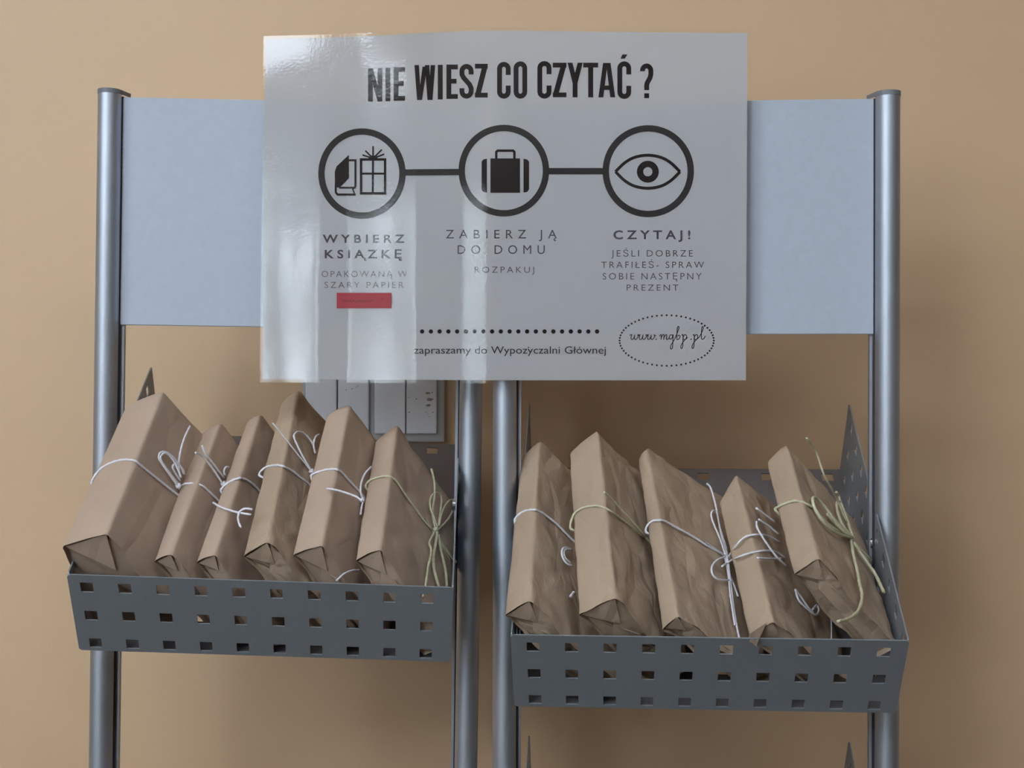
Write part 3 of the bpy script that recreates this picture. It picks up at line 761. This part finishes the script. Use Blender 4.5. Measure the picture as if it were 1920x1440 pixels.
bow(b, t, M_twine, [(1, 'C', .003, .006, [(1350, 990), (1300, 910), (1250, 840), (1190, 775), (1145, 755)]), (1, 'C', .002, .005, [(1360, 945), (1290, 850), (1220, 760), (1195, 700)]),
    (1, 'C', .003, .004, [(1365, 925), (1360, 890), (1375, 865), (1395, 864)])], (1, 'C', (1355, 990)))
b = BKS[3]
t = twine_band(b, M_twine, 1, [(1335, 1035), (1370, 995), (1430, 960), (1475, 946)], [(1495, 948), (1530, 960), (1570, 985), (1610, 1020)])
bow(b, t, M_twine, [(1, 'S', .002, .005, [(1280, 1130), (1340, 1165), (1430, 1195), (1500, 1210), (1560, 1220)]), (1, 'S', .007, .004, [(1570, 1180), (1520, 1175), (1480, 1195), (1465, 1240), (1475, 1290), (1487, 1315)])])
b = BKS[4]
t = twine_band(b, M_twine, 3, [(22, 930), (32, 900), (80, 862), (150, 850), (185, 853)], [(215, 862), (270, 890), (340, 945), (400, 990)])
bow(b, t, M_twine, [(3, 'C', .003, .003, [(415, 890), (360, 800), (310, 700), (285, 635), (305, 602), (350, 605), (400, 650), (432, 700)]), (3, 'C', .003, .004, [(445, 760), (432, 700), (445, 640), (472, 618)]),
    (3, 'C', .0015, .003, [(125, 532), (190, 610), (260, 700), (340, 800), (412, 893)], .0006)], (3, 'C', (418, 897)))
b = BKS[5]
t = twine_band(b, M_twine, 3, [(412, 928), (440, 910), (520, 885), (590, 878)], [(612, 885), (645, 905), (700, 965), (775, 1045)])
bow(b, t, M_twine, [(3, 'C', .006, .003, [(865, 860), (820, 910), (790, 980), (785, 1050), (800, 1105)]), (3, 'S', .003, .010, [(530, 1025), (600, 1035), (680, 1058), (750, 1085), (795, 1115)]),
    (3, 'C', .003, .003, [(800, 1130), (790, 1180), (785, 1220)]), (4, 'C', .003, .005, [(605, 515), (660, 465), (720, 440), (778, 437)])], (3, 'C', (797, 1112)))
b = BKS[6]
t = twine_band(b, M_cream, 3, [(820, 1010), (830, 985), (860, 960), (920, 940), (975, 932)], [(1000, 938), (1040, 955), (1100, 1040), (1170, 1140), (1250, 1250), (1320, 1335)], .0011)
bow(b, t, M_cream, [(3, 'C', .003, .006, [(1345, 1330), (1325, 1200), (1340, 1050), (1335, 960), (1315, 875)]),
    (3, 'C', .003, .004, [(1345, 1330), (1368, 1290), (1385, 1180), (1390, 1100), (1372, 1060), (1340, 1058), (1312, 1090), (1305, 1150), (1330, 1230), (1358, 1310)]),
    (3, 'C', .003, .004, [(1365, 1330), (1420, 1280), (1460, 1220), (1485, 1160), (1485, 1120), (1460, 1110), (1420, 1150), (1390, 1220), (1372, 1300)]),
    (4, 'C', .004, .006, [(1340, 150), (1300, 230), (1315, 290), (1290, 420), (1270, 560), (1250, 640)]), (4, 'C', .004, .004, [(1360, 150), (1345, 250), (1330, 340), (1340, 450), (1375, 570)], .0014),
    (4, 'C', .004, .004, [(1368, 170), (1390, 300), (1420, 430), (1432, 560)], .0013), (4, 'C', .003, .003, [(1380, 230), (1420, 300), (1458, 360)], .0005)], (4, 'C', (1348, 130)), .0010)
b = BKS[7]
t = twine_band(b, M_twine, 5, [(260, 945), (275, 915), (320, 880), (370, 865), (410, 864)], [(432, 870), (480, 895), (580, 975), (685, 1080)])
bow(b, t, M_twine, [(5, 'C', .003, .005, [(690, 1165), (640, 1145), (615, 1170), (620, 1220), (650, 1265), (690, 1282)]), (5, 'C', .003, .004, [(680, 1165), (645, 1160), (628, 1185), (640, 1225), (680, 1265)]),
    (7, 'C', .003, .004, [(680, 235), (692, 215), (704, 200)], .0012)])
b = BKS[8]
t = twine_band(b, M_cream, 5, [(670, 1010), (680, 960), (710, 890), (770, 850), (850, 835), (900, 838)], [(925, 845), (980, 872), (1060, 930), (1150, 1000), (1250, 1080)])
bow(b, t, M_cream, [(5, 'C', .003, .009, [(1240, 1060), (1150, 960), (1040, 840), (985, 780), (930, 730)])])
b = BKS[9]
t = twine_band(b, M_twine, 5, [(1242, 1030), (1250, 990), (1290, 950), (1345, 942)], [(1370, 945), (1400, 955), (1500, 1010), (1600, 1065), (1700, 1130), (1835, 1205)])
bow(b, t, M_twine, [(5, 'C', .002, .003, [(1700, 665), (1730, 700), (1760, 800), (1778, 880), (1800, 1000), (1845, 1200)]),
    (5, 'C', .003, .003, [(1840, 1200), (1800, 1080), (1745, 950), (1735, 890), (1755, 868), (1778, 890), (1800, 1000), (1840, 1130), (1855, 1205)]),
    (6, 'C', .004, .004, [(250, 1210), (180, 1240), (140, 1290), (145, 1350), (190, 1385), (270, 1393)]),
    (6, 'C', .004, .004, [(250, 1200), (262, 1300), (275, 1400)], .0016), (6, 'C', .003, .004, [(235, 1210), (255, 1290), (268, 1380)], .0012),
    (8, 'C', .004, .004, [(265, 60), (275, 200), (292, 320), (312, 448)]), (8, 'C', .003, .003, [(278, 80), (305, 150), (335, 235)]),
    (8, 'C', .004, .004, [(275, 90), (300, 300), (325, 450), (348, 560)])], (6, 'C', (262, 1225)))
n10 = BKS[10]
for first, over in (([(262, 1222)], [(315, 1140), (385, 1070), (470, 1050), (560, 1060), (650, 1105)]), ([(215, 1288), (262, 1255)], [(330, 1222), (420, 1190), (530, 1170), (620, 1180), (690, 1225)])):
    P = [hit(b, 'C', *zpx(6, p), .006) for p in first]          # big loops that run from this knot across the neighbour
    for p in over:
        q = hit(n10, 'S', *zpx(6, p), .003)
        if q.x > n10.T: q = hit(n10, 'C', *zpx(6, p), .003)
        P.append(b.Mi @ (n10.M @ q))
    bm = bmesh.new(); tube(bm, smooth_pts(P, 5), .0009); obj('bow_loop', bm, M_twine, t, True)
b = n10
bm = bmesh.new(); tube(bm, smooth_pts([hit(b, 'C', *zpx(8, p), .003) for p in ((1030, 370), (1036, 450), (1036, 570))], 5), .0006)
t = obj('twine_band', bm, M_twine, b.root, True)
bow(b, t, M_twine, [(6, 'C', .004, .004, [(470, 850), (540, 900), (612, 955)]), (6, 'C', .004, .004, [(490, 935), (560, 980), (640, 1045)]),
    (6, 'C', .008, .004, [(475, 950), (480, 1000), (540, 1100), (620, 1210), (700, 1285)]), (6, 'C', .004, .004, [(480, 1225), (560, 1230), (675, 1232)]),
    (8, 'C', .004, .004, [(765, 180), (790, 260), (850, 320), (915, 370), (940, 340), (925, 300), (895, 330)]), (8, 'C', .003, .004, [(770, 185), (810, 240), (850, 300), (900, 355)])])
b = BKS[11]
t = twine_band(b, M_cream, 6, [(596, 880), (620, 850), (700, 812), (780, 797)], [(825, 802), (860, 825), (910, 860), (960, 920), (1050, 1000), (1180, 1075)], .0011)
bow(b, t, M_cream, [(6, 'C', .003, .004, [(1190, 1075), (1080, 1040), (980, 960), (915, 860), (895, 795), (905, 770), (940, 790), (1000, 860), (1060, 950), (1130, 1030), (1190, 1072)], .0014),
    (6, 'C', .003, .004, [(1185, 1060), (1110, 960), (1075, 840), (1090, 800), (1112, 830), (1150, 930), (1192, 1060)], .0013),
    (6, 'C', .003, .003, [(1110, 1020), (1040, 940), (1005, 900), (1030, 905), (1100, 980), (1180, 1065)], .0012),
    (6, 'C', .003, .006, [(1105, 810), (1090, 760), (1072, 730)]),
    (6, 'C', .004, .030, [(1150, 960), (1085, 800), (1040, 710), (980, 600), (920, 430), (850, 325)], .0009),
    (6, 'C', .003, .004, [(1185, 1090), (1200, 1200), (1230, 1320), (1245, 1410), (1265, 1500), (1250, 1590), (1210, 1650), (1150, 1685), (1085, 1700)], .0013),
    (6, 'C', .003, .005, [(1200, 1110), (1290, 1240), (1360, 1340), (1410, 1440), (1430, 1485)], .0015)], (6, 'C', (1188, 1078)), .0011)
